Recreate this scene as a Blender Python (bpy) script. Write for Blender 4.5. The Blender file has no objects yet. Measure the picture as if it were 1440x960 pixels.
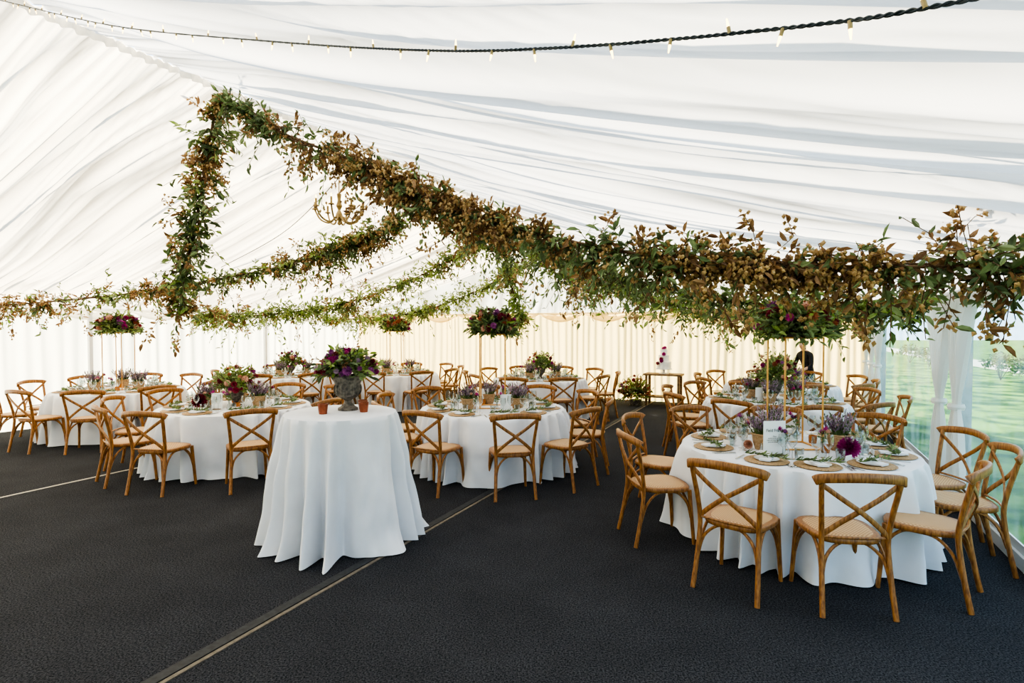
import bpy, math, random
from math import sin, cos, pi, radians, atan2, hypot
from mathutils import Vector, Matrix, noise
random.seed(7)
R = random.random
def U(a,b): return a+(b-a)*random.random()

# ---------------------------------------------------------------- frame
YAW = radians(26.0)
AX = (sin(YAW), cos(YAW)); BX = (cos(YAW), -sin(YAW))
def W(u,v,z=0.0): return Vector((AX[0]*u+BX[0]*v, AX[1]*u+BX[1]*v, z))
RV, LV, RIDGE = 1.63, -12.0, -5.0
EAVE, TOP = 2.15, 4.15
U0, U1 = -3.0, 13.6

# ---------------------------------------------------------------- materials
def newmat(name):
    m = bpy.data.materials.new(name); m.use_nodes = True
    nt = m.node_tree; nt.nodes.clear()
    out = nt.nodes.new('ShaderNodeOutputMaterial')
    return m, nt, out
def noise_col(nt, c1, c2, scale, detail=3, lo=0.35, hi=0.65, stretch=None):
    tc = nt.nodes.new('ShaderNodeTexCoord')
    nz = nt.nodes.new('ShaderNodeTexNoise'); nz.inputs['Scale'].default_value = scale
    nz.inputs['Detail'].default_value = detail
    if stretch:
        mp = nt.nodes.new('ShaderNodeMapping'); mp.inputs['Scale'].default_value = stretch
        nt.links.new(tc.outputs['Object'], mp.inputs['Vector']); nt.links.new(mp.outputs[0], nz.inputs['Vector'])
    else:
        nt.links.new(tc.outputs['Object'], nz.inputs['Vector'])
    cr = nt.nodes.new('ShaderNodeValToRGB')
    cr.color_ramp.elements[0].position = lo; cr.color_ramp.elements[1].position = hi
    cr.color_ramp.elements[0].color = (*c1,1); cr.color_ramp.elements[1].color = (*c2,1)
    nt.links.new(nz.outputs[0], cr.inputs[0])
    return cr.outputs[0], nz.outputs[0]
def pmat(name, c1, c2=None, scale=20, rough=0.6, metal=0.0, bump=0.0, stretch=None, spec=0.5, detail=3, lo=.35, hi=.65):
    m, nt, out = newmat(name)
    b = nt.nodes.new('ShaderNodeBsdfPrincipled')
    b.inputs['Roughness'].default_value = rough; b.inputs['Metallic'].default_value = metal
    b.inputs['Specular IOR Level'].default_value = spec
    if c2 is None: c2 = tuple(min(1,x*1.12) for x in c1)
    col, fac = noise_col(nt, c1, c2, scale, detail, lo, hi, stretch)
    nt.links.new(col, b.inputs['Base Color'])
    if bump:
        bp = nt.nodes.new('ShaderNodeBump'); bp.inputs['Strength'].default_value = bump; bp.inputs['Distance'].default_value = 0.01
        nt.links.new(fac, bp.inputs['Height']); nt.links.new(bp.outputs[0], b.inputs['Normal'])
    nt.links.new(b.outputs[0], out.inputs[0])
    return m
def fabric(name, c, trans=0.5, tcol=None, crease_trans=None):
    # translucency drops at the creases, painting fold shade into the cloth
    m, nt, out = newmat(name)
    d = nt.nodes.new('ShaderNodeBsdfDiffuse'); t = nt.nodes.new('ShaderNodeBsdfTranslucent')
    c2 = tuple(x*0.95 for x in c)
    col,_ = noise_col(nt, c2, c, 3.0)
    nt.links.new(col, d.inputs['Color'])
    t.inputs['Color'].default_value = (*(tcol or c),1)
    mx = nt.nodes.new('ShaderNodeMixShader'); mx.inputs[0].default_value = trans
    if crease_trans is not None:
        at = nt.nodes.new('ShaderNodeAttribute'); at.attribute_name='gather_shade'
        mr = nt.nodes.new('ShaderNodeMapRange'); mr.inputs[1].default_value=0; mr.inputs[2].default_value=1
        mr.inputs[3].default_value=trans; mr.inputs[4].default_value=crease_trans
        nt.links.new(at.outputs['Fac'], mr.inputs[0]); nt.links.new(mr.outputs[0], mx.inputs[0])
    nt.links.new(d.outputs[0], mx.inputs[1]); nt.links.new(t.outputs[0], mx.inputs[2])
    nt.links.new(mx.outputs[0], out.inputs[0])
    return m
def leafmat(name, c1, c2, trans=0.3):
    m, nt, out = newmat(name)
    b = nt.nodes.new('ShaderNodeBsdfPrincipled'); b.inputs['Roughness'].default_value = .5
    t = nt.nodes.new('ShaderNodeBsdfTranslucent')
    col,_ = noise_col(nt, c1, c2, 9.0, 2, .38, .62)
    nt.links.new(col, b.inputs['Base Color']); nt.links.new(col, t.inputs['Color'])
    mx = nt.nodes.new('ShaderNodeMixShader'); mx.inputs[0].default_value = trans
    nt.links.new(b.outputs[0], mx.inputs[1]); nt.links.new(t.outputs[0], mx.inputs[2])
    nt.links.new(mx.outputs[0], out.inputs[0])
    return m
def glassmat(name, tint=(1,1,1), gl=0.12, haze=0.0, hazecol=(.8,.9,1)):
    m, nt, out = newmat(name)
    tr = nt.nodes.new('ShaderNodeBsdfTransparent'); tr.inputs[0].default_value = (*tint,1)
    g = nt.nodes.new('ShaderNodeBsdfGlossy'); g.inputs['Roughness'].default_value = .05
    lw = nt.nodes.new('ShaderNodeLayerWeight'); lw.inputs[0].default_value = gl
    mx = nt.nodes.new('ShaderNodeMixShader')
    nt.links.new(lw.outputs['Facing'], mx.inputs[0]); nt.links.new(tr.outputs[0], mx.inputs[1]); nt.links.new(g.outputs[0], mx.inputs[2])
    last = mx
    if haze:
        d = nt.nodes.new('ShaderNodeBsdfTranslucent'); d.inputs[0].default_value = (*hazecol,1)
        m2 = nt.nodes.new('ShaderNodeMixShader')
        # streaky pale haze mixed into the clear sheet
        tc = nt.nodes.new('ShaderNodeTexCoord'); mp = nt.nodes.new('ShaderNodeMapping'); mp.inputs['Scale'].default_value=(1.2,1.2,.35)
        nz = nt.nodes.new('ShaderNodeTexNoise'); nz.inputs['Scale'].default_value=3.5; nz.inputs['Detail'].default_value=6
        mr = nt.nodes.new('ShaderNodeMapRange'); mr.inputs[1].default_value=.35; mr.inputs[2].default_value=.7
        mr.inputs[3].default_value=haze*.35; mr.inputs[4].default_value=haze*2.2
        nt.links.new(tc.outputs['Object'],mp.inputs[0]); nt.links.new(mp.outputs[0],nz.inputs[0]); nt.links.new(nz.outputs[0],mr.inputs[0]); nt.links.new(mr.outputs[0],m2.inputs[0])
        nt.links.new(mx.outputs[0], m2.inputs[1]); nt.links.new(d.outputs[0], m2.inputs[2]); last = m2
    nt.links.new(last.outputs[0], out.inputs[0])
    return m
def emis(name, c, s):
    m, nt, out = newmat(name)
    e = nt.nodes.new('ShaderNodeEmission'); e.inputs[0].default_value=(*c,1); e.inputs[1].default_value=s
    nt.links.new(e.outputs[0], out.inputs[0]); return m

M = {}
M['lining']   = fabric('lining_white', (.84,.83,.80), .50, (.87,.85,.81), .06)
M['liningL']  = fabric('lining_sunny', (.87,.83,.76), .50, (.94,.87,.73), .10)  # same lining, warmer: the sunlit left slope put into the colour
M['wallL']    = fabric('wall_lining_white', (.86,.84,.79), .50, (.92,.88,.80))
M['cream']    = fabric('curtain_cream', (.90,.76,.48), .40, (.96,.77,.40))
M['sheer']    = fabric('curtain_sheer', (.88,.88,.87), .40)
M['cloth']    = pmat('tablecloth_white', (.71,.72,.76), (.76,.77,.81), 5, .9, spec=.12)
M['oak']      = pmat('oak_wood', (.18,.07,.019), (.39,.175,.05), 14, .38, stretch=(6,6,1.2), spec=.5)
M['dark']     = pmat('dark_metal', (.02,.02,.02), (.04,.04,.04), 30, .5)
M['gold']     = pmat('brushed_gold', (.60,.30,.08), (.75,.42,.15), 8, .4, .6)
M['chgold']   = pmat('antique_gold', (.26,.17,.05), (.42,.28,.10), 8, .4, .2)
M['stone']    = pmat('aged_urn', (.05,.045,.04), (.20,.17,.14), 30, .7, bump=.4)
M['copper']   = pmat('copper_cup', (.22,.06,.03), (.34,.10,.05), 20, .35, .6)
M['amber']    = pmat('amber_votive', (.36,.12,.03), (.5,.2,.06), 20, .25)
M['hessian']  = pmat('hessian', (.32,.20,.10), (.46,.31,.18), 60, .9, bump=.5)
M['charger']  = pmat('rattan_charger', (.22,.13,.06), (.46,.3,.15), 90, .7, bump=.5)
M['china']    = pmat('white_china', (.78,.78,.78), (.82,.82,.82), 5, .25)
M['card']     = pmat('card_paper', (.86,.86,.85), (.9,.9,.88), 5, .8)
M['ink']      = pmat('ink', (.05,.05,.05), None, 5, .8)
M['steel']    = pmat('cutlery_steel', (.5,.5,.5), (.65,.65,.65), 5, .25, 1.0)
M['glass']    = glassmat('clear_glass', (.84,.88,.88), .5)
M['pvc']      = glassmat('clear_pvc_window', (.86,.94,.96), .03, .08, (.80,.95,1.0))
M['g1']       = leafmat('leaf_green', (.12,.18,.06), (.28,.35,.16))
M['g2']       = leafmat('leaf_dark_green', (.06,.09,.035), (.17,.22,.11))
M['g3']       = leafmat('leaf_bright_green', (.22,.33,.07), (.42,.50,.19), .4)
M['br']       = leafmat('leaf_brown', (.17,.09,.04), (.38,.22,.10))
M['hop']      = leafmat('hop_cone', (.42,.26,.10), (.70,.48,.22))
M['stem']     = pmat('twig', (.09,.05,.025), (.18,.10,.05), 30, .8)
M['purple']   = leafmat('petal_purple', (.22,.05,.20), (.44,.13,.36))
M['magenta']  = leafmat('petal_magenta', (.30,.02,.15), (.52,.05,.28))
M['burg']     = leafmat('petal_burgundy', (.16,.015,.03), (.36,.04,.08))
M['peach']    = leafmat('petal_peach', (.55,.29,.2), (.75,.48,.38))
M['rust']     = leafmat('petal_rust', (.34,.1,.05), (.52,.2,.11))
M['lilac']    = leafmat('heather_lilac', (.28,.18,.29), (.50,.37,.46))
M['white']    = pmat('white_paint', (.75,.75,.75), (.8,.8,.8), 4, .4)
M['alu']      = pmat('marquee_aluminium', (.32,.33,.35), (.42,.43,.45), 4, .4, .3)
M['cable']    = pmat('black_cable', (.025,.035,.04), (.05,.06,.065), 60, .5)
M['bulb']     = emis('warm_bulb', (1.0,.66,.22), 3.5)
M['bulbcap']  = pmat('bulb_clear_cap', (.36,.26,.10), (.5,.36,.15), 10, .3)
M['candle']   = pmat('candle_wax', (.7,.65,.55), None, 10, .5)
M['skin']     = pmat('skin', (.55,.32,.23), (.62,.38,.28), 12, .5)
M['hair']     = pmat('hair_dark', (.03,.018,.01), (.06,.035,.02), 60, .5)
M['shirt']    = pmat('black_shirt', (.012,.012,.015), (.025,.025,.03), 20, .9)
M['cake']     = pmat('cake_icing', (.86,.84,.8), None, 8, .5)
M['planks']   = pmat('rustic_wood', (.16,.09,.045), (.3,.19,.1), 10, .7, stretch=(1,8,8))

m, nt, out = newmat('cane_seat'); b = nt.nodes.new('ShaderNodeBsdfPrincipled'); b.inputs['Roughness'].default_value=.6
tc = nt.nodes.new('ShaderNodeTexCoord'); ck = nt.nodes.new('ShaderNodeTexChecker'); ck.inputs['Scale'].default_value=85
ck.inputs[1].default_value=(.60,.39,.20,1); ck.inputs[2].default_value=(.36,.20,.085,1)
nt.links.new(tc.outputs['Object'], ck.inputs[0]); nt.links.new(ck.outputs[0], b.inputs['Base Color'])
bp = nt.nodes.new('ShaderNodeBump'); bp.inputs['Strength'].default_value=.4; bp.inputs['Distance'].default_value=.003
nt.links.new(ck.outputs[1], bp.inputs['Height']); nt.links.new(bp.outputs[0], b.inputs['Normal']); nt.links.new(b.outputs[0], out.inputs[0])
M['wicker']=m
# carpet
m, nt, out = newmat('carpet_charcoal'); b = nt.nodes.new('ShaderNodeBsdfPrincipled'); b.inputs['Roughness'].default_value=1; b.inputs['Specular IOR Level'].default_value=.03
tc = nt.nodes.new('ShaderNodeTexCoord')
n1 = nt.nodes.new('ShaderNodeTexNoise'); n1.inputs['Scale'].default_value=95; n1.inputs['Detail'].default_value=3; n1.inputs['Roughness'].default_value=.75
n2 = nt.nodes.new('ShaderNodeTexNoise'); n2.inputs['Scale'].default_value=1.6; n2.inputs['Detail'].default_value=6; n2.inputs['Roughness'].default_value=.65
nt.links.new(tc.outputs['Object'], n1.inputs[0]); nt.links.new(tc.outputs['Object'], n2.inputs[0])
cr = nt.nodes.new('ShaderNodeValToRGB'); cr.color_ramp.elements[0].position=.38; cr.color_ramp.elements[1].position=.64
cr.color_ramp.elements[0].color=(.012,.0125,.015,1); cr.color_ramp.elements[1].color=(.072,.073,.082,1)
nt.links.new(n1.outputs[0], cr.inputs[0])
mr = nt.nodes.new('ShaderNodeMapRange'); mr.inputs[1].default_value=.3; mr.inputs[2].default_value=.7; mr.inputs[3].default_value=.85; mr.inputs[4].default_value=1.15
nt.links.new(n2.outputs[0], mr.inputs[0])
vm = nt.nodes.new('ShaderNodeVectorMath'); vm.operation='SCALE'
nt.links.new(cr.outputs[0], vm.inputs[0]); nt.links.new(mr.outputs[0], vm.inputs['Scale']); nt.links.new(vm.outputs[0], b.inputs['Base Color'])
bp = nt.nodes.new('ShaderNodeBump'); bp.inputs['Strength'].default_value=.3; bp.inputs['Distance'].default_value=.004
nt.links.new(n1.outputs[0], bp.inputs['Height']); nt.links.new(bp.outputs[0], b.inputs['Normal']); nt.links.new(b.outputs[0], out.inputs[0])
M['carpet']=m
M['grass'] = pmat('lawn_grass', (.02,.07,.012), (.14,.25,.05), 1.3, .95, detail=12, bump=.8, lo=.42, hi=.58, spec=.1)  # light and dark patches paint dappled tree shade into the lawn colour
M['tree']  = leafmat('tree_foliage', (.015,.045,.01), (.12,.22,.05))
M['tree2'] = leafmat('tree_foliage_dark', (.01,.03,.01), (.06,.12,.03))
M['gravel']= pmat('gravel_path', (.4,.37,.32), (.55,.5,.44), 20, .9)

# ---------------------------------------------------------------- mesh builder
def cat(pts, n=6):
    P=[Vector(p) for p in pts]; out=[]
    for i in range(len(P)-1):
        p0=P[max(i-1,0)];p1=P[i];p2=P[i+1];p3=P[min(i+2,len(P)-1)]
        for k in range(n):
            t=k/n
            out.append(.5*((2*p1)+(p2-p0)*t+(2*p0-5*p1+4*p2-p3)*t*t+(3*p1-p0-3*p2+p3)*t**3))
    out.append(P[-1]); return out
class MB:
    def __init__(s): s.v=[];s.f=[];s.m=[];s.mats=[]
    def mi(s,k):
        if k not in s.mats: s.mats.append(k)
        return s.mats.index(k)
    def add(s,vs,fs,k):
        o=len(s.v); s.v.extend(vs); i=s.mi(k)
        for f in fs: s.f.append(tuple(o+a for a in f)); s.m.append(i)
    def box(s,c,d,k,rz=0.0):
        vs=[]
        for x in(-.5,.5):
            for y in(-.5,.5):
                for z in(-.5,.5):
                    a,b_=x*d[0],y*d[1]
                    vs.append((c[0]+a*cos(rz)-b_*sin(rz),c[1]+a*sin(rz)+b_*cos(rz),c[2]+z*d[2]))
        s.add(vs,[(0,1,3,2),(4,6,7,5),(0,4,5,1),(2,3,7,6),(0,2,6,4),(1,5,7,3)],k)
    def lathe(s,prof,n,k,o=(0,0,0)):
        vs=[];fs=[]
        for r,z in prof:
            for i in range(n):
                a=2*pi*i/n; vs.append((o[0]+r*cos(a),o[1]+r*sin(a),o[2]+z))
        for j in range(len(prof)-1):
            for i in range(n):
                i2=(i+1)%n; fs.append((j*n+i,j*n+i2,(j+1)*n+i2,(j+1)*n+i))
        s.add(vs,fs,k)
    def sweep(s,path,sec,k,up=None,caps=True):
        P=[Vector(p) for p in path]; n=len(P); vs=[];fs=[]; m_=None
        prev=None
        for i,p in enumerate(P):
            t=(P[min(i+1,n-1)]-P[max(i-1,0)]).normalized()
            if up is not None: ref=Vector(up)
            elif prev is None: ref=Vector((0,0,1)) if abs(t.z)<.9 else Vector((1,0,0))
            else: ref=prev
            sd=t.cross(ref)
            if sd.length<1e-5: sd=t.cross(Vector((1,.3,0)))
            sd.normalize(); nn=sd.cross(t).normalized(); prev=nn
            ss=sec(i/(n-1)); m_=len(ss)
            for a,b_ in ss: vs.append(tuple(p+sd*a+nn*b_))
        for i in range(n-1):
            for j in range(m_):
                j2=(j+1)%m_; fs.append((i*m_+j,i*m_+j2,(i+1)*m_+j2,(i+1)*m_+j))
        if caps: fs.append(tuple(range(m_-1,-1,-1))); fs.append(tuple((n-1)*m_+j for j in range(m_)))
        s.add(vs,fs,k)
    def tube(s,path,r,k,n=8,r2=None,caps=True):
        if r2 is None: r2=r
        s.sweep(path,lambda t:[((r+(r2-r)*t)*cos(2*pi*j/n),(r+(r2-r)*t)*sin(2*pi*j/n)) for j in range(n)],k,caps=caps)
    def strip(s,path,w,h,k,up):
        c=min(w,h)*.25; a=w/2;b_=h/2
        sec=[(-a+c,-b_),(a-c,-b_),(a,-b_+c),(a,b_-c),(a-c,b_),(-a+c,b_),(-a,b_-c),(-a,-b_+c)]
        s.sweep(path,lambda t:sec,k,up=up)
    def leaf(s,p,d,L,w,k,nrm=None):
        d=d.normalized()
        if nrm is None: nrm=Vector((U(-1,1),U(-1,1),U(-.2,1)))
        sd=d.cross(nrm)
        if sd.length<1e-3: sd=d.cross(Vector((.3,.8,.1)))
        sd.normalize(); nn=sd.cross(d)
        f=w*.35
        s.add([tuple(p),tuple(p+d*L*.3+sd*w*.42+nn*f*.6),tuple(p+d*L*.65+sd*w*.38+nn*f*.5),tuple(p+d*L-nn*L*.08),
               tuple(p+d*L*.65-sd*w*.38+nn*f*.5),tuple(p+d*L*.3-sd*w*.42+nn*f*.6)],[(0,3,2,1),(0,5,4,3)],k)
    def cone(s,p,d,L,w,k):
        d=d.normalized(); sd=d.orthogonal().normalized(); e=d.cross(sd)
        m1=p+d*L*.4
        s.add([tuple(p),tuple(m1+sd*w),tuple(m1+e*w),tuple(m1-sd*w),tuple(m1-e*w),tuple(p+d*L)],
              [(0,2,1),(0,3,2),(0,4,3),(0,1,4),(5,1,2),(5,2,3),(5,3,4),(5,4,1)],k)
    def blossom(s,c,r,k,n=46,d=Vector((0,0,1))):
        q=d.normalized().to_track_quat('Z','Y')
        g=pi*(3-5**.5)
        for i in range(n):
            zz=1-1.5*(i+.5)/n; rr=math.sqrt(max(0,1-zz*zz)); a=i*g
            dr=q@Vector((rr*cos(a),rr*sin(a),zz))
            up=q@Vector((0,0,1))
            s.leaf(Vector(c)+dr*r*.35,dr+up*.15,r*.7,r*.42,k,up+dr*.1)
        s.lathe([(0.001,-r*.5),(r*.45,-r*.2),(r*.5,.1*r),(r*.3,r*.4),(0.001,r*.5)],8,k,o=tuple(c))
    def obj(s,name,loc=(0,0,0),rz=0,smooth=True,ang=35,mesh_only=False):
        me=bpy.data.meshes.new(name); me.from_pydata([tuple(a) for a in s.v],[],s.f)
        for k in s.mats: me.materials.append(M[k])
        me.polygons.foreach_set('material_index',s.m)
        if smooth:
            me.polygons.foreach_set('use_smooth',[True]*len(me.polygons))
            try: me.set_sharp_from_angle(angle=radians(ang))
            except Exception: pass
        me.update()
        if mesh_only: return me
        return inst(me,name,loc,rz)
def inst(me,name,loc=(0,0,0),rz=0,sc=1):
    o=bpy.data.objects.new(name,me); bpy.context.scene.collection.objects.link(o)
    o.location=loc; o.rotation_euler=(0,0,rz); o.scale=(sc,sc,sc); return o
def grid(name,nu,nv,fn,k,gather_shade=None):
    b=MB(); vs=[fn(i/(nu-1),j/(nv-1)) for i in range(nu) for j in range(nv)]
    fs=[(i*nv+j,(i+1)*nv+j,(i+1)*nv+j+1,i*nv+j+1) for i in range(nu-1) for j in range(nv-1)]
    b.add(vs,fs,k)
    o=b.obj(name,ang=80)
    if gather_shade:
        at=o.data.attributes.new('gather_shade','FLOAT','POINT')
        at.data.foreach_set('value',[gather_shade(i/(nu-1),j/(nv-1)) for i in range(nu) for j in range(nv)])
    return o
def N(x,y=0,z=0): return noise.noise(Vector((x,y,z)))

# ---------------------------------------------------------------- room shell
b=MB()
c=[W(U0,LV-.02),W(U1,LV-.02),W(U1,RV+.02),W(U0,RV+.02)]
b.add([tuple(p) for p in c]+[(p.x,p.y,-.04) for p in c],[(3,2,1,0),(4,5,6,7),(0,1,5,4),(1,2,6,5),(2,3,7,6),(3,0,4,7)],'carpet')
b.obj('floor',smooth=False)
def seam(name,v,w,k):
    bb=MB(); bb.box(W((U0+U1)/2,v,.003),(U1-U0-.1,w,.006),k,rz=pi/2-YAW); bb.obj(name,smooth=False)
M['seam']=pmat('seam_tape',(.11,.09,.07),(.18,.145,.11),30,.8)
M['seamd']=pmat('seam_cover',(.02,.02,.022),(.032,.032,.036),30,.8)
M['seaml']=pmat('seam_light',(.4,.36,.3),(.5,.45,.38),30,.8)
seam('trim_1',-2.86,.07,'seamd'); seam('trim_2',-2.80,.026,'seam'); seam('trim_3',-7.4,.03,'seaml')

def ridged(x,y,s=0):
    n=N(x,y,s); return 1-min(1,abs(n)*2.6)
def warp(u,v,side): return u+.16*N(u*.5,v*.35,3+side)+.05*sin(v*.7+u*.3)
def folds(u,v,side):
    w=warp(u,v,side)
    g=.55+.9*abs(N(w*.45,v*.12,11+side))*2
    a=ridged(w*2.5,v*.13,1+side*7)**1.4
    b_=ridged(w*6.0+5,v*.18,4+side*5)**1.6
    d_=ridged(w*12+3,v*.22,8+side*5)**1.8
    c_=N(w*1.1,v*.15,9)
    return (a*.16+b_*.070*g+d_*.028*g+c_*.10)
def crease_shade(u,v,side):  # mask of fold shade painted along the creases, with some random tone
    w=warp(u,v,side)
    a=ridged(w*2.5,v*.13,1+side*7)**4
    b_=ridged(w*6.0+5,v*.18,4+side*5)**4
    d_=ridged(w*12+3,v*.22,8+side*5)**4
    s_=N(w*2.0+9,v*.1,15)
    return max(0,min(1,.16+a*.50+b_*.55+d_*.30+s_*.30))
SAG=.15
def ceil_z(u,v):
    if v>=RIDGE: p=(v-RIDGE)/(RV-RIDGE); sd=0
    else: p=(RIDGE-v)/(RIDGE-LV); sd=1
    z=TOP-(TOP-EAVE)*p-4*SAG*p*(1-p)
    e=min(1,p*5+.15)*min(1,(1-p)*6+.2)
    gather_shade=.025*abs(sin(u*42+3*N(u*2,0,0)))*max(0,1-p*7)  # height only: fine ruching along the ridge
    return z+folds(u,v,sd)*e+gather_shade
LU=lambda a:U0+(U1-U0)*a
grid('ceiling',1200,38,lambda a,t:tuple(W(LU(a),RIDGE+(RV-RIDGE)*t,ceil_z(LU(a),RIDGE+(RV-RIDGE)*t))),'lining',lambda a,t:crease_shade(LU(a),RIDGE+(RV-RIDGE)*t,0))
grid('ceiling_left',1000,34,lambda a,t:tuple(W(LU(a),RIDGE+(LV-RIDGE)*t,ceil_z(LU(a),RIDGE+(LV-RIDGE)*t+(-1e-6)))),'liningL',lambda a,t:crease_shade(LU(a),RIDGE+(LV-RIDGE)*t,1))
def ruf(a,t):
    u=U0+(U1-U0)*a
    return tuple(W(u,RIDGE+.02*sin(u*60+2*N(u*3))*(.3+t),TOP+.03-.07*t+.006*sin(u*37)))
grid('trim_4',1100,4,ruf,'lining')

def pleat_wall(name,p0,p1,z0,z1,k,per=.13,amp=.03,nn=900):
    p0=Vector(p0);p1=Vector(p1); L=(p1-p0).length; d=(p1-p0)/L; nr=Vector((-d.y,d.x,0))
    def fn(a,t):
        x=a*L; w=x+.10*N(x*1.6,t*.6,2)
        off=amp*.55*sin(2*pi*w/per+3.5*N(x*1.3,0,5))+amp*1.5*N(x*3.2,t*.7,1)+amp*.7*N(x*9,t*.5,6)
        q=p0+d*x+nr*off; return (q.x,q.y,z0+(z1-z0)*t)
    return grid(name,nn,8,fn,k)
def swags(name,p0,p1,z,n,k,drop=.17,inward=1):
    p0=Vector(p0);p1=Vector(p1); L=(p1-p0).length; d=(p1-p0)/L; nr=Vector((-d.y,d.x,0))*inward
    def fn(a,t):
        x=a*n; f=x-math.floor(x); s_=sin(pi*f)
        dz=(.05+drop*s_)*t
        off=.06+.035*sin(t*pi*3)*(.3+s_)+.02
        q=p0+d*(a*L)+nr*off; return (q.x,q.y,z-dz)
    return grid(name,n*16+1,10,fn,k)
pleat_wall('wall_back',W(U1,RV),W(U1,LV),0.0,EAVE+.0,'cream',.17,.042,1200)
swags('trim_5',W(U1,RV),W(U1,LV),EAVE+.03,11,'cream',.2,1)
pleat_wall('wall_left',W(U1,LV),W(U0,LV),0.0,EAVE,'wallL',.25,.03,900)
swags('trim_6',W(U1,LV),W(U0,LV),EAVE+.02,12,'wallL',.18,1)
pleat_wall('wall_front',W(U0,LV),W(U0,RV),0.0,EAVE,'wallL',.2,.03,600)
swags('trim_7',W(U0,RV),W(U1,RV),EAVE+.02,12,'sheer',.16,1)
def gable(name,u,sgn,k):
    def fn(a,t):
        v=RV+(LV-RV)*a
        if v>=RIDGE: p=(v-RIDGE)/(RV-RIDGE)
        else: p=(RIDGE-v)/(RIDGE-LV)
        zt=TOP-(TOP-EAVE)*p-4*SAG*p*(1-p)+.16
        z=EAVE-.01+(zt-EAVE+.01)*t
        ang=atan2(v-RIDGE,TOP+.3-z)
        off=.09*ridged(ang*9,0,2)*(1-t*.6)
        return tuple(W(u-sgn*off,v,z))
    def gable_shade(a,t):  # radial fold shade painted into the gable cloth
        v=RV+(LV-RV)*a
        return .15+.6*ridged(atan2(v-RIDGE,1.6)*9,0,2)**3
    grid(name,420,14,fn,k,gable_shade)
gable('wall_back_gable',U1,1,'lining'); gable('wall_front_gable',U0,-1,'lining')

# right glazed wall
nwin=0
posts=[-3.0,1.6,7.1,12.3,13.6]
rzA=pi/2-YAW
for i in range(len(posts)-1):
    a,c_=posts[i],posts[i+1]
    bb=MB(); L=c_-a-.08
    bb.box(W((a+c_)/2,RV,1.08),(L,.006,1.98),'pvc',rzA)
    for e in (a+.06,c_-.06): bb.box(W(e,RV,1.08),(.05,.012,1.98),'white',rzA)
    bb.box(W((a+c_)/2,RV,.14),(L,.012,.07),'white',rzA)
    nwin+=1; bb.obj('window_%d'%nwin,smooth=False)
bb=MB()
bb.box(W((U0+U1)/2,RV,.05),(U1-U0,.05,.1),'white',rzA); bb.obj('baseboard_right',smooth=False)
bb=MB(); bb.box(W((U0+U1)/2,RV+.02,EAVE-.03),(U1-U0,.08,.14),'alu',rzA); bb.obj('trim_8',smooth=False)
for u in posts[1:4]:
    bb=MB(); bb.box(W(u,RV+.06,1.05),(.08,.08,2.1),'alu',rzA); bb.obj('marquee_post',smooth=False)
for u in (2.0,6.0,10.0):
    bb=MB(); bb.box(W(u,LV+.09,1.05),(.06,.07,2.1),'white',rzA); bb.obj('marquee_post',smooth=False)

def tied(u,wt,tie,lean):
    def fn(a,t):
        z=2.08-2.02*t
        tt=(2.08-tie)/2.02
        if t<tt:
            k=t/tt; w=wt*(1-k)**1.4*.92+.12; cx=lean*k**.7
        else:
            k=(t-tt)/(1-tt); w=.12+.30*min(1,k*1.3)**.8; cx=lean*(1-.15*k)
        x=(a-.5)*w+cx
        off=-.09+.045*sin(a*2*pi*6+2*N(a*3,t))*min(1,w*4)
        return tuple(W(u+x,RV+off,z))
    o=grid('tied_curtain',90,40,fn,'sheer')
    bb=MB(); p=W(u+lean,RV-.09,tie); bb.lathe([(.065,-.03),(.075,0),(.065,.03)],16,'sheer',tuple(p))
    t_=bb.obj('tie_band'); t_.parent=o
tied(7.45,1.1,1.0,.0); tied(6.65,.7,1.02,.14); tied(12.7,1.0,1.1,-.1); tied(11.7,.8,1.1,.15); tied(1.7,.8,1.0,0); tied(13.25,.6,1.1,.1)

# outside
bb=MB(); bb.box((0,0,-.09),(160,160,.06),'grass'); bb.obj('lawn',smooth=False)
bb=MB(); bb.box(W(20,10.0,-.04),(80,2.0,.03),'gravel',rzA+.06); bb.obj('gravel_path',smooth=False)
def treemesh(seed):
    random.seed(seed); bb=MB()
    bb.tube(cat([(0,0,-.055),(.1,0,1.2),(0,.1,2.6)],4),.17,'stem',8,.09)
    for k in range(26):
        th=U(0,2*pi); L=U(1.0,2.3); h=U(.9,2.6); e=Vector((cos(th)*L,sin(th)*L,h+U(-.2,1.7)))
        s0=Vector((0,0,h)); bb.tube([s0,s0.lerp(e,.5)+Vector((0,0,.15)),e],.04,'stem',4,.012)
        cc='tree' if R()<.6 else 'tree2'
        for q in range(95):
            p=s0.lerp(e,U(.35,1.1))+Vector((random.gauss(0,.33),random.gauss(0,.33),random.gauss(0,.28)))
            bb.leaf(p,Vector((U(-1,1),U(-1,1),U(-1,.5))),U(.14,.26),.12,cc)
    return bb.obj('garden_tree',mesh_only=True,smooth=False)
TM=[treemesh(i) for i in range(3)]
random.seed(3)
for i in range(26):
    inst(TM[i%3],'garden_tree',tuple(W(6+i*1.9+U(-.6,.6),12.6+U(-.2,3)+i*.2,.0)),U(0,6),U(.8,1.3))
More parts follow.
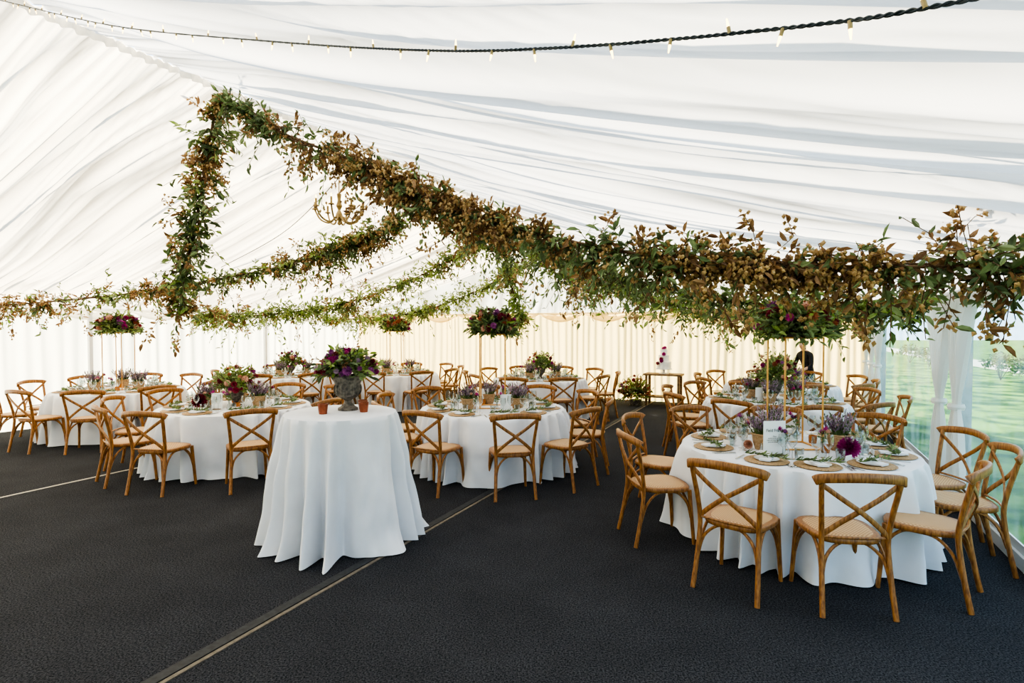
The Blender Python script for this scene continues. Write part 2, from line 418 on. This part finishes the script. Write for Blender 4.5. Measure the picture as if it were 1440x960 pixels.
for i in range(9):
    u=7.5+i*3.4+U(-.6,.6); v=6.0+U(-.6,.8)+i*.05
    bb=MB()
    for k in range(260):
        th=U(0,2*pi); ph=math.acos(U(-.2,1)); rr=.55*U(.6,1.05)
        p=Vector((rr*sin(ph)*cos(th),rr*sin(ph)*sin(th),.42+rr*cos(ph)*.8))
        bb.leaf(p,Vector((U(-1,1),U(-1,1),U(-.3,1))),.15,.07,random.choice(['g1','tree','tree2']))
    for k in range(7): bb.tube([(0,0,-.05),(U(-.2,.2),U(-.2,.2),.4),(U(-.4,.4),U(-.4,.4),.7)],.012,'stem',4)
    bb.obj('garden_shrub',tuple(W(u,v,0)))

# ---------------------------------------------------------------- chair
b=MB()
for s in(-1,1):
    b.tube(cat([(s*.215,-.285,0),(s*.205,-.245,.2),(s*.197,-.212,.44),(s*.205,-.228,.6),(s*.222,-.262,.76),(s*.232,-.285,.865)],4),.018,'oak',8,.017)
    b.tube([(s*.192,.185,.45),(s*.20,.20,.25),(s*.212,.218,0)],.019,'oak',8,.015)
    b.tube(cat([(s*.203,.2,.20),(s*.197,.165,.34),(s*.19,.09,.425),(s*.19,0,.44),(s*.19,-.1,.425),(s*.195,-.185,.34),(s*.203,-.235,.20)],4),.011,'oak',6)
for y,yy in((.195,.155),(-.235,-.19)):
    b.tube(cat([(-.2,y,.22),(-.17,(y+yy)/2,.35),(-.09,yy,.43),(0,yy,.445),(.09,yy,.43),(.17,(y+yy)/2,.35),(.2,y,.22)],4),.011,'oak',6)
b.strip(cat([(-.262,-.262,.848),(-.235,-.288,.868),(-.12,-.325,.884),(0,-.338,.89),(.12,-.325,.884),(.235,-.288,.868),(.262,-.262,.848)],4),.026,.06,'oak',(0,0,1))
for s in(-1,1):
    b.strip(cat([(s*-.198,-.214+s*.004,.49),(s*-.11,-.245+s*.005,.575),(0,-.276+s*.006,.665),(s*.12,-.28+s*.005,.75),(s*.222,-.268+s*.004,.825)],5),.012,.032,'oak',(0,0,1))
b.tube(cat([(-.198,-.214,.485),(0,-.235,.487),(.198,-.214,.485)],4),.009,'oak',6)
def seat_out(k,ex=0):
    pts=[]
    for i in range(36):
        a=2*pi*i/36; cx,sy=cos(a),sin(a)
        x=math.copysign(abs(cx)**.62,cx); y=math.copysign(abs(sy)**.62,sy)
        w=.215+.018*y
        pts.append((x*(w+ex),y*(.215+ex)-.0,k))
    return pts
rings=[seat_out(.437,-.03),seat_out(.437,0),seat_out(.445,.006),seat_out(.468,.006),seat_out(.475,0),seat_out(.475,-.03)]
vs=[p for r_ in rings for p in r_]; fs=[]
for j in range(5):
    for i in range(36):
        i2=(i+1)%36; fs.append((j*36+i,j*36+i2,(j+1)*36+i2,(j+1)*36+i))
fs.append(tuple(range(35,-1,-1))); b.add(vs,fs,'oak')
r1=seat_out(.475,-.03); r2=seat_out(.482,-.05); r3=seat_out(.479,-.12)
vs=r1+r2+r3+[(0,0,.476)]; fs=[]
for j in range(2):
    for i in range(36): fs.append((j*36+i,j*36+(i+1)%36,(j+1)*36+(i+1)%36,(j+1)*36+i))
for i in range(36): fs.append((72+i,72+(i+1)%36,108))
b.add(vs,fs,'wicker')
CH=b.obj('cross_back_chair',mesh_only=True,ang=50)
def chair(tc,ang,dist,dr=0):
    a=radians(ang); inst(CH,'cross_back_chair',(tc[0]+cos(a)*dist,tc[1]+sin(a)*dist,0.001),a+pi/2+radians(dr))

# ---------------------------------------------------------------- tables
def clothmesh(r,h,flare,nf,seed,name,amp=.055,pool=0,pw=.75,shp=1.5,wr=0.0):
    b=MB(); n=480; rows=30; rnd=random.Random(seed)
    ph=[rnd.uniform(0,6.28) for _ in range(4)]
    def rad(a,t):
        w=a+.22*sin(3*a+ph[0])+.1*sin(5*a+ph[1])+.04*sin(9*a)*t
        f=.5+.5*sin(nf*w+ph[2]); f=f**shp
        f2=.5+.5*sin(nf*2.3//1*w+ph[3]+t*1.2)
        g=.6+.4*sin(4*a+ph[3])
        tt=t**pw
        wrk=wr*(N(cos(a)*4,sin(a)*4,t*2.5+seed)+.5*N(cos(a)*9,sin(a)*9,t*5+seed))*min(1,t*3)
        return r+.012+tt*(flare*(.5+.5*g))+amp*tt*((f-.35)*(1.1+.6*g)+.22*(f2-.5))+wrk
    vs=[(0,0,h)]
    for q in (.5,.97): vs+= [(r*q*cos(2*pi*i/n),r*q*sin(2*pi*i/n),h) for i in range(n)]
    vs+=[((r+.006)*cos(2*pi*i/n),(r+.006)*sin(2*pi*i/n),h-.006) for i in range(n)]
    for j in range(1,rows+1):
        t=j/rows
        for i in range(n):
            a=2*pi*i/n; rr=rad(a,t)
            z=h-.006-(h-.018)*t
            if pool and t>.85: rr+=pool*((t-.85)/.15)**1.5*(.5+.5*sin(7*a+ph[1]))**2
            vs.append((rr*cos(a),rr*sin(a),max(.006,z)))
    fs=[(0,1+i,1+(i+1)%n) for i in range(n)]
    for j in range(rows+2):
        for i in range(n):
            i2=(i+1)%n; fs.append((1+j*n+i,1+(j+1)*n+i,1+(j+1)*n+i2,1+j*n+i2))
    b.add(vs,fs,'cloth')
    b.lathe([(.3,.0),(.3,.03),(.04,.05),(.04,h-.03)],16,'oak')
    return b.obj(name,mesh_only=True,ang=60)
CL=[clothmesh(.915,.76,.05,22+i,i*5+1,'round_dining_table',.12,.02,.55,1.5,.018) for i in range(3)]
CT=clothmesh(.455,1.08,.045,14,3,'cocktail_table',.16,.07,.85,1.2,.03)

# place setting (local +Y towards table centre)
random.seed(12)
b=MB()
b.lathe([(.001,.002),(.155,.002),(.165,.008),(.155,.014),(.001,.012)],28,'charger')
b.lathe([(.001,.013),(.06,.013),(.09,.022),(.093,.025),(.06,.018),(.001,.017)],28,'china')
b.box((0,0,.026),(.08,.19,.014),'cloth',.15)
b.box((-.2,0,.004),(.014,.19,.004),'steel'); b.box((.2,0,.004),(.012,.2,.004),'steel'); b.box((.225,0,.004),(.012,.18,.004),'steel')
for k in range(40):
    t=k/40; p=Vector((-.16+.32*t,-.02+.03*sin(t*3),.042)); b.leaf(p,Vector((.6,U(-1,1),U(-.1,.8))),.058,.016,'g1' if k%3 else 'g2')
for x,y,s_ in((.13,.2,1.05),(.05,.23,.9)):
    b.lathe([(.033,.001),(.033,.004),(.004,.009),(.0035,.085*s_),(.012,.092*s_),(.034,.12*s_),(.038,.15*s_),(.031,.2*s_)],14,'glass',(x,y,0))
b.lathe([(.001,.001),(.03,.001),(.036,.09),(.034,.09),(.028,.008),(.001,.008)],14,'glass',(-.08,.2,0))
b.box((-.06,.145,.026),(.085,.003,.05),'card',.2)
PS=b.obj('place_setting',mesh_only=True)
b=MB(); b.lathe([(.001,0),(.03,0),(.034,.02),(.034,.07),(.030,.07),(.030,.03),(.001,.03)],14,'amber'); b.lathe([(.001,.03),(.02,.03),(.02,.055),(.001,.055)],10,'candle')
VO=b.obj('votive_candle',mesh_only=True)
def budvase(seed):
    random.seed(seed); b=MB()
    b.lathe([(.001,0),(.025,0),(.032,.02),(.03,.045),(.011,.07),(.010,.10),(.014,.108),(.008,.1),(.001,.05)],14,'glass')
    for k in range(4):
        e=Vector((U(-.05,.05),U(-.05,.05),U(.15,.21))); b.tube([(0,0,.03),(0,0,.1),e],.0015,'g1',4)
        b.blossom(e,U(.018,.028),['purple','peach','magenta','burg'][(k+seed)%4],24)
        for q in range(5): b.leaf(Vector((0,0,.1)).lerp(e,U(.1,.9)),Vector((U(-1,1),U(-1,1),.4)),.04,.014,'g1')
    return b.obj('bud_vase',mesh_only=True)
BV=[budvase(1),budvase(2)]
def heather(seed):
    random.seed(seed); b=MB()
    b.lathe([(.001,0),(.055,0),(.07,.05),(.078,.10),(.086,.115),(.07,.12),(.065,.10),(.001,.10)],16,'hessian')
    for k in range(46):
        a=U(0,2*pi); r=U(0,.06); p=Vector((r*cos(a),r*sin(a),.1)); d=Vector((cos(a)*U(.1,.7),sin(a)*U(.1,.7),1)).normalized(); L=U(.1,.2)
        b.tube([p,p+d*L],.0018,'g1',3)
        for q in range(20):
            t=q/20; cc='g1' if t<.3 else('lilac' if R()<.8 else 'g2')
            b.leaf(p+d*L*t,Vector((U(-1,1),U(-1,1),.6))+d,.022,.012,cc)
    return b.obj('heather_pot',mesh_only=True)
HE=[heather(1),heather(2)]
b=MB(); b.box((0,0,.11),(.13,.004,.20),'card'); b.box((0,0,.006),(.09,.045,.012),'planks')
CARD=b.obj('menu_card',mesh_only=True,smooth=False)

def bouquet(b,c,rx,rz,nsp,nfl,cols,greens,leafL=.075,under=.25,fr=.045,wild=1.25):
    c=Vector(c)
    for k in range(nsp):
        a=U(0,2*pi); zz=U(-under,1); rr=math.sqrt(max(0,1-zz*zz))
        d=Vector((rr*cos(a),rr*sin(a),zz)); e=Vector((d.x*rx,d.y*rx,d.z*rz))*U(.7,wild)
        p1=c+e; g=random.choice(greens)
        b.tube([c+e*.2,c+e*.6,p1],.0025,'stem',3)
        n=8
        for q in range(n):
            t=.35+.65*q/(n-1); p=c+e*t
            b.leaf(p,e.normalized()*.8+Vector((U(-1,1),U(-1,1),U(-.8,.7))),leafL*U(.6,1.2),leafL*.42,g)
    for k in range(nfl):
        a=U(0,2*pi); zz=U(-.1,1); rr=math.sqrt(max(0,1-zz*zz))
        d=Vector((rr*cos(a),rr*sin(a),zz)); e=Vector((d.x*rx,d.y*rx,d.z*rz))*U(.95,1.15)
        b.blossom(c+e,fr*U(.6,1.25),random.choice(cols),34,d)
PUR=['purple','magenta','burg','purple','peach']; RUS=['burg','rust','peach','magenta','burg','purple']
def stand(seed,loc):
    random.seed(seed); b=MB(); w=.16; H=.95
    for x in(-w,w):
        for y in(-w,w): b.tube([(x,y,0.004),(x,y,H)],.008,'gold',8)
    for z in(.008,H):
        b.tube([(-w,-w,z),(w,-w,z)],.008,'gold',6); b.tube([(-w,w,z),(w,w,z)],.008,'gold',6)
        b.tube([(-w,-w,z),(-w,w,z)],.008,'gold',6); b.tube([(w,-w,z),(w,w,z)],.008,'gold',6)
    b.lathe([(.001,H),(.12,H),(.15,H+.05),(.13,H+.07),(.001,H+.07)],18,'dark')
    bouquet(b,(0,0,H+.09),.28,.20,200,34,RUS,['g1','g3','g1','g2'],.085,.5,.050,1.35)
    b.obj('tall_flower_stand',loc)
def lowvase(seed,loc,rx=.24,rz=.24,h=.2,cols=RUS,gr=['g1','g3','g1']):
    random.seed(seed); b=MB()
    b.lathe([(.001,0),(.07,0),(.075,.012),(.035,.03),(.03,.05),(.09,h*.55),(.11,h*.85),(.125,h),(.105,h),(.08,h*.7),(.001,h*.6)],20,'stone')
    bouquet(b,(0,0,h+.03),rx,rz,100,24,cols,gr,.07,.2,.040)
    b.obj('floral_centerpiece',loc)

def gen(start,n=10): return [(start+i*360/n,1.22+.05*sin(i*2.3+start),5*sin(i*3.1+start)) for i in range(n)]
T={
 'T1':((2.46,4.82),[(-132,1.28,0),(-104,1.20,8),(-70,1.10,24),(-30,1.14,6),(0,1.2,0),(33,1.24,0),(70,1.2,0),(108,1.2,0),(146,1.2,0),(-176,1.2,4)]),
 'T2':((-.25,7.2),[(-119,1.2,0),(-79,1.24,0),(-45,1.24,0),(-10,1.2,0),(26,1.2,0),(62,1.2,0),(98,1.2,0),(134,1.2,0),(170,1.2,0),(-155,1.2,0)]),
 'T3':((-3.68,7.37),[(-58,1.3,0),(-99,1.24,0),(-133,1.2,0),(-170,1.2,0),(155,1.2,0),(120,1.2,0),(85,1.2,0),(50,1.2,0),(15,1.2,0),(-20,1.2,0)]),
 'T4':((-6.6,9.3),gen(-107)),
 'T5':((.58,11.3),gen(-112)),
 'T6':((3.72,7.85),gen(-98)),
 'T7':(tuple(W(11.25,-.02))[:2],gen(-100)),
 'T8':((-2.65,12.6),gen(-95)),
 'T9':(tuple(W(8.7,-9.6))[:2],gen(-90)),
}
for ti,(kk,(tc,chs)) in enumerate(T.items()):
    inst(CL[ti%3],'round_dining_table',(tc[0],tc[1],0),ti*1.3)
    for a,d,dr in chs: chair(tc,a,d,dr)
    for i,(a,d,dr) in enumerate(chs):
        an=radians(a); inst(PS,'place_setting',(tc[0]+cos(an)*.72,tc[1]+sin(an)*.72,.7605),an+pi/2)
    for i in range(4):
        an=radians(-60+90*i); inst(VO,'votive_candle',(tc[0]+cos(an)*.28,tc[1]+sin(an)*.28,.7605))
    for i,an in enumerate((-25,200,95)):
        an=radians(an+(ti*7 if ti else 0)); inst(HE[i%2],'heather_pot',(tc[0]+cos(an)*.34,tc[1]+sin(an)*.34,.7605),U(0,6),1.15)
    for i,an in enumerate((-88,-5,60,140,235)):
        an=radians(an+(ti*7 if ti else 0)); inst(BV[i%2],'bud_vase',(tc[0]+cos(an)*.42,tc[1]+sin(an)*.42,.7605),U(0,6),1.1)
TZ=.7605
for i,kk in enumerate(['T1','T2','T4','T8']):
    c=T[kk][0]; stand(20+i,(c[0],c[1],TZ))
for i,kk in enumerate(['T3','T5','T6','T7','T9']):
    c=T[kk][0]; lowvase(40+i,(c[0],c[1],TZ),.27 if kk!='T6' else .26,.25 if kk!='T6' else .34,.22 if kk!='T6' else .28)
for kk,dx,dy in(('T1',-.34,-.36),('T2',.17,-.36),('T2',-.12,.28),('T3',-.05,-.38),('T6',-.30,-.22)):
    c=T[kk][0]; o=inst(CARD,'menu_card',(c[0]+dx,c[1]+dy,TZ),.12)
    if kk=='T1': card1=o; o.scale=(1.45,1.2,1.35)
cu=bpy.data.curves.new('card_text','FONT'); cu.body='Field Frame'; cu.size=.03; cu.align_x='CENTER'; cu.extrude=.0003
cu.materials.append(M['ink']); t=bpy.data.objects.new('lettering',cu); bpy.context.scene.collection.objects.link(t)
t.parent=card1; t.location=(0,-.0035,.145); t.rotation_euler=(pi/2,0,0); t.scale=(.72,.9,1)
cu=bpy.data.curves.new('card_text2','FONT'); cu.body='Menu\nstarters of the garden\nroast and seasonal greens\nplum and almond tart'; cu.size=.0125; cu.align_x='CENTER'; cu.extrude=.0002
cu.materials.append(M['ink']); t=bpy.data.objects.new('lettering_small',cu); bpy.context.scene.collection.objects.link(t)
t.parent=card1; t.location=(0,-.0035,.115); t.rotation_euler=(pi/2,0,0); t.scale=(.72,.9,1)
def dahlia(loc,r,k):
    b=MB(); b.blossom((0,0,r*.95),r,k,110,Vector((-.2,-.7,.6))); b.tube([(0,0,r*.6),(.05,.03,.005)],.003,'g1',5); b.obj('dahlia_flower',loc)
dahlia((2.68,4.39,TZ),.085,'magenta'); dahlia((-3.98,7.05,TZ),.10,'burg'); dahlia((2.02,4.72,TZ),.04,'peach')

# cocktail table
CX,CY=-1.46,4.72
inst(CT,'cocktail_table',(CX,CY,0),.6)
random.seed(77); b=MB()
prof=[(.001,0),(.085,0),(.085,.02),(.065,.03),(.035,.06),(.03,.085),(.045,.10),(.085,.12),(.105,.15),(.112,.19),(.105,.22),(.125,.27),(.14,.295),(.135,.305),(.115,.29),(.095,.25),(.001,.24)]
b.lathe(prof,28,'stone')
for i in range(14):
    a=2*pi*i/14; b.tube(cat([(.06*cos(a),.06*sin(a),.11),(.106*cos(a),.106*sin(a),.15),(.113*cos(a),.113*sin(a),.19),(.106*cos(a),.106*sin(a),.22)],3),.008,'stone',6)
bouquet(b,(0,0,.34),.22,.16,120,64,['purple','magenta','purple','lilac','burg'],['g1','g2','g3'],.075,.25,.038,1.35)
bouquet(b,(-.06,0,.40),.22,.16,16,0,PUR,['g1','br'],.05,0)
b.obj('flower_urn',(CX+.03,CY+.1,1.0805))
b=MB(); b.lathe([(.001,0),(.032,0),(.038,.04),(.042,.085),(.038,.085),(.034,.03),(.001,.02)],16,'copper'); me=b.obj('copper_cup',mesh_only=True)
for dx,dy in((-.11,-.13),(.20,-.02),(.155,.12)): inst(me,'copper_cup',(CX+dx,CY+dy,1.0805))

# cake table
p=W(13.0,-2.45); b=MB()
for x in(-.36,.36):
    for y in(-.18,.18): b.box((x,y,.35),(.05,.05,.70),'planks')
b.box((0,0,.715),(.85,.45,.04),'planks'); b.box((0,0,.2),(.7,.36,.03),'planks')
b.obj('rustic_side_table',tuple(p),-YAW)
random.seed(5); b=MB()
b.lathe([(.001,0),(.12,0),(.03,.02),(.03,.09),(.19,.10),(.19,.115),(.001,.115)],24,'white')
b.lathe([(.001,.115),(.16,.115),(.165,.12),(.165,.27),(.155,.28),(.12,.28),(.12,.42),(.112,.43),(.08,.43),(.08,.55),(.074,.56),(.001,.56)],28,'cake')
for a,z,r in((.3-2,.3,.17),(-1.8,.34,.14),(-1.4,.45,.11),(-2.2,.24,.18),(-1.7,.57,.03),(-1.0,.59,.05)):
    b.blossom((r*cos(a),r*sin(a),z),.05,random.choice(['peach','burg','magenta']),30,Vector((cos(a),sin(a),.4)))
b.obj('wedding_cake',(p.x,p.y,.7355),-YAW)
random.seed(6); b=MB(); b.lathe([(.001,0),(.12,0),(.15,.12),(.13,.13),(.001,.12)],18,'stone')
bouquet(b,(0,0,.25),.34,.38,120,22,['burg','rust','purple'],['g1','g3','br'],.09,.3,.05); b.obj('floor_flower_arrangement',tuple(W(12.75,-3.05,.001)))

# ---------------------------------------------------------------- garlands
def garland(name,pts,th,nsp,pal,hop=.3,leafL=.075,seed=1,droop=.5,ends=.4,trail=.05,ramp=5):
    random.seed(seed)
    P=cat([W(*q) for q in pts],14); b=MB(); n=len(P)
    b.tube(P,.012,'stem',5); off=[p+Vector((U(-.03,.03),U(-.03,.03),U(-.03,.03))) for p in P[::3]]; b.tube(off,.006,'stem',4)
    for k in range(nsp):
        t=R()
        if t*ramp<.6 and R()<.45: continue
        i=min(n-2,int(t*(n-1))); f=t*(n-1)-i; p=P[i].lerp(P[i+1],f); tg=(P[i+1]-P[i]).normalized()
        env=min(1,ends+t*ramp)*min(1,.6+(1-t)*5)
        env*=.62+1.0*abs(N(t*11,seed))*1.9
        q=Vector((random.gauss(0,1),random.gauss(0,1),random.gauss(0,1))); q-=tg*q.dot(tg)*.5; q.normalize()
        q.z-=droop*R(); q.normalize()
        tr=R()<trail
        L=th*env*U(.45,1.25)
        if tr: L=th*U(1.3,2.0); q=(q*.6+Vector((0,0,-.8 if R()<.75 else .3))+tg*U(-.8,.8)).normalized()
        mid=p+q*L*.55+tg*U(-.06,.06); e=p+q*L+Vector((0,0,-.12*L))+tg*U(-.08,.08)
        b.tube([p,mid,e],.0028,'stem',3,caps=False)
        local=.5+1.2*N(t*7,seed*3.3,2); bro=hop*2*max(.1,min(1,local))
        isb=R()<bro
        g='br' if (isb and R()<.75) else random.choice(pal)
        nl=7 if not tr else 11
        for a in range(nl):
            s_=a/(nl-1); pp=(p.lerp(mid,s_*2) if s_<.5 else mid.lerp(e,s_*2-1))
            d=(e-p).normalized()*.6+Vector((U(-1,1),U(-1,1),U(-1.1,.6)))
            lf=leafL*U(.55,1.25)
            b.leaf(pp,d,lf,lf*.42,g)
        if isb:
            for a in range(9):
                pp=e.lerp(mid,R()*.5)+Vector((U(-.035,.035),U(-.035,.035),U(-.04,.04)))*1.2
                b.cone(pp,Vector((U(-.6,.6),U(-.6,.6),-1)),U(.024,.040),.0135,'hop')
    return b.obj(name,smooth=False)
PG=['g1','g2','g1','g1']; PB=['g1','g3','g1','g3']
G='foliage_garland'
garland(G,[(3.67,-4.98,4.05),(3.67,-4.6,3.85),(3.67,-4.12,3.57),(3.67,-3.27,3.2),(3.67,-2.54,2.84),(3.67,-1.9,2.57),(3.67,-.99,2.31),(3.67,-.4,2.23),(3.67,.36,2.14),(3.67,1.1,2.12),(3.67,1.35,2.12)],.23,1120,PG,.46,.076,1,.7,.25,.11,2.4)
garland(G,[(3.67,-5.02,4.0),(3.69,-5.15,3.65),(3.7,-5.32,3.1),(3.68,-5.5,2.5),(3.67,-5.62,1.98)],.27,290,['g1','g1','g3','g2'],.34,.085,2,.4,.3)
garland(G,[(6.6,-5,3.35),(6.4,-5.5,3.12),(6.2,-6,2.92),(5.8,-7,2.64),(5,-9,2.30),(4.1,-11.5,2.1)],.27,760,['g1','g3','g1','g2'],.46,.085,3,.45)
garland(G,[(9.7,-5,4.0),(9.4,-6,3.12),(9,-8,2.36),(8.5,-10,2.08),(8,-11.7,2.05)],.35,820,PB,.14,.10,4,.5)
garland(G,[(12.6,-5,3.8),(12.3,-7,2.72),(12,-9,2.15),(11.8,-11.6,2.0)],.32,520,PB,.08,.11,5,.5)
garland(G,[(6.67,-5,4.0),(6.67,-4,3.25),(6.67,-3,2.83),(6.67,-1.5,2.33),(6.67,0,2.03),(6.67,1.3,2.05)],.31,860,['g1','g3','g1','g2'],.18,.09,6,.5)
garland(G,[(9.7,-5,4.0),(9.7,-4,3.1),(9.7,-3,2.57),(9.7,-1,2.05),(9.7,1.3,2.05)],.32,640,PB,.12,.10,7,.5)
garland(G,[(9.6,-5,3.9),(9.6,-4.8,3.0),(9.6,-4.6,2.3),(9.5,-4.45,1.9)],.26,190,PB,.08,.10,8,.3)
garland(G,[(12.7,-5,3.8),(12.7,-3,2.65),(12.7,-1,2.15),(12.7,1.3,2.1)],.26,380,PB,.05,.11,9,.4)

# ---------------------------------------------------------------- string lights
sp=[(1.75,-4.9,4.02),(1.7,-4.1,3.71),(1.5,-2.725,3.16),(1.35,-1.583,2.77),(1.2,-.83,2.51),(1.1,-.4,2.38),(1.0,0,2.278),(.9,.2,2.217),(.8,.5,2.18),(.7,1.5,2.09)]
P=cat([W(*q) for q in sp],16)
b=MB()
for ph in(0,pi):
    path=[]; acc=0; prev=P[0]
    fine=[]
    for i in range(len(P)-1):
        for k in range(6): fine.append(P[i].lerp(P[i+1],k/6))
    for q in fine:
        acc+=(q-prev).length; prev=q; a=acc*2*pi/.028+ph
        path.append(q+Vector((0,sin(a)*.0018,cos(a)*.0018)))
    b.tube(path,.0021,'cable',5)
acc=0; nxt=.05; k=0
for i in range(len(P)-1):
    L=(P[i+1]-P[i]).length
    while nxt<acc+L:
        q=P[i].lerp(P[i+1],(nxt-acc)/L); s_=-1 if k%3 else 1; k+=1
        tl=Vector((U(-.3,.3),U(-.3,.3),s_)).normalized()
        b.tube([q,q+tl*.012],.0034,'bulbcap',8); b.tube([q+tl*.012,q+tl*.020,q+tl*.027],.0028,'bulb',8,.0012)
        nxt+=.085+.045*R()
    acc+=L
b.obj('fairy_light_string')
b=MB(); P=cat([W(5.7,-5,4.05),W(5.9,-6.5,3.25),W(5.9,-8,2.75)],8); b.tube(P,.006,'cable',5); b.obj('light_cable')

# ---------------------------------------------------------------- chandeliers
def chand(loc,top):
    b=MB()
    b.tube([(0,0,.22),(0,0,top-loc[2])],.007,'chgold',6)
    b.lathe([(.001,-.2),(.025,-.18),(.015,-.14),(.05,-.1),(.04,-.05),(.016,0),(.04,.05),(.02,.12),(.03,.2),(.001,.23)],14,'chgold')
    for i in range(8):
        a=2*pi*i/8; cx,sx=cos(a),sin(a)
        b.tube(cat([(cx*.02,sx*.02,-.06),(cx*.12,sx*.12,-.16),(cx*.24,sx*.24,-.12),(cx*.31,sx*.31,.0)],5),.012,'chgold',6)
        b.lathe([(.001,0),(.04,.005),(.034,.018),(.014,.024),(.014,.03)],12,'chgold',(cx*.31,sx*.31,0))
        b.lathe([(.014,.03),(.014,.10),(.001,.102)],8,'chgold',(cx*.31,sx*.31,0))
        b.cone(Vector((cx*.31,sx*.31,.102)),Vector((0,0,1)),.05,.013,'bulb')
    b.obj('chandelier',loc)
chand(tuple(W(5.45,-5.12,3.30)),4.15); chand(tuple(W(10.4,-5,2.85)),4.15)

# ---------------------------------------------------------------- person (leaning at the far table)
def person(loc,rz,sc):
    V=[];E=[];Rr=[]
    def a(p,r,par=None):
        V.append(p);Rr.append(r)
        if par is not None:E.append((par,len(V)-1))
        return len(V)-1
    pel=a((0,0,.93),(.15,.11)); wa=a((0,.03,1.08),(.13,.095),pel); chn=a((0,.09,1.26),(.155,.105),wa); sh=a((0,.13,1.40),(.12,.08),chn)
    nk=a((0,.16,1.47),(.05,.05),sh); hd0=a((0,.185,1.535),(.06,.07),nk); hd=a((0,.20,1.60),(.075,.09),hd0); ht=a((0,.20,1.675),(.05,.06),hd)
    for s in(-1,1):
        hp=a((s*.10,0,.86),(.085,.09),pel); kn=a((s*.11,.02,.49),(.055,.058),hp); an=a((s*.11,-.02,.09),(.038,.04),kn); ft=a((s*.115,.10,.045),(.04,.035),an); a((s*.12,.18,.035),(.035,.025),ft)
        s1=a((s*.17,.12,1.38),(.058,.055),sh); el=a((s*.235,.17,1.12),(.042,.042),s1); wr=a((s*.17,.40,1.02),(.026,.024),el)
        pm=a((s*.155,.455,1.0),(.036,.018),wr); kk=a((s*.15,.49,.985),(.038,.014),pm)
        for j,(dx,L) in enumerate(((-.028,.055),(-.010,.068),(.010,.064),(.028,.05))):
            f1=a((s*.15+dx,.52,.975),(.0085,.0085),kk); f2=a((s*.15+dx*1.1,.52+L*.6,.958),(.008,.008),f1); a((s*.15+dx*1.1,.52+L*.85,.94),(.0065,.0065),f2)
        t1=a((s*.15-s*.045,.47,.98),(.010,.010),pm); a((s*.15-s*.058,.50,.965),(.008,.008),t1)
    me=bpy.data.meshes.new('p'); me.from_pydata(V,E,[]); o=bpy.data.objects.new('p',me); bpy.context.scene.collection.objects.link(o)
    md=o.modifiers.new('s','SKIN')
    for i,r in enumerate(Rr): me.skin_vertices[0].data[i].radius=r
    me.skin_vertices[0].data[0].use_root=True
    o.modifiers.new('d','SUBSURF').levels=2
    dg=bpy.context.evaluated_depsgraph_get(); m2=bpy.data.meshes.new_from_object(o.evaluated_get(dg)); bpy.data.objects.remove(o)
    m2.materials.clear()
    for k in('shirt','skin','hair'): m2.materials.append(M[k])
    for p in m2.polygons:
        c=p.center; p.use_smooth=True
        if c.z>1.46: p.material_index=2 if (c.z>1.63 or c.y<.165) and c.z>1.5 else 1
        elif c.y>.28: p.material_index=1
        else: p.material_index=0
    body=inst(m2,'standing_person',loc,rz,sc)
    b=MB()
    for s in(-1,1):
        b.lathe([(.001,-.011),(.011,0),(.001,.011)],8,'white',(s*.03,.283,1.60)); b.lathe([(.001,-.005),(.006,0),(.001,.005)],8,'ink',(s*.03,.292,1.60))
        b.lathe([(.001,-.028),(.014,-.01),(.018,.015),(.001,.03)],8,'skin',(s*.08,.195,1.59))
    b.cone(Vector((0,.275,1.605)),Vector((0,.35,-1)),.05,.014,'skin')
    b.box((0,.277,1.545),(.04,.008,.008),'burg')
    h=b.obj('face_features'); h.parent=body
person(tuple(W(13.0,.50,.003)),pi*.6,.90)

# ---------------------------------------------------------------- light
s=Vector((BX[0]*-.66+AX[0]*.62,BX[1]*-.66+AX[1]*.62,.62)).normalized()
ld=bpy.data.lights.new('sun','SUN'); ld.energy=12.0; ld.angle=radians(1.5); ld.color=(1,.89,.70)
lo=bpy.data.objects.new('sun',ld); bpy.context.scene.collection.objects.link(lo); lo.rotation_euler=(-s).to_track_quat('-Z','Y').to_euler()
w=bpy.data.worlds.new('world'); bpy.context.scene.world=w; w.use_nodes=True
bg=w.node_tree.nodes['Background']; bg.inputs[0].default_value=(.66,.81,1,1); bg.inputs[1].default_value=1.45
vs_=bpy.context.scene.view_settings
vs_.view_transform='AgX'
try: vs_.look='AgX - High Contrast'
except Exception: pass
vs_.exposure=1.10
# ---------------------------------------------------------------- camera
cd=bpy.data.cameras.new('camera'); cd.lens=19.5; cd.sensor_width=36; cd.clip_start=.05; cd.clip_end=300
co=bpy.data.objects.new('camera',cd); bpy.context.scene.collection.objects.link(co)
co.location=(0,0,1.8); co.rotation_euler=(radians(90-1.47),0,0)
bpy.context.scene.camera=co
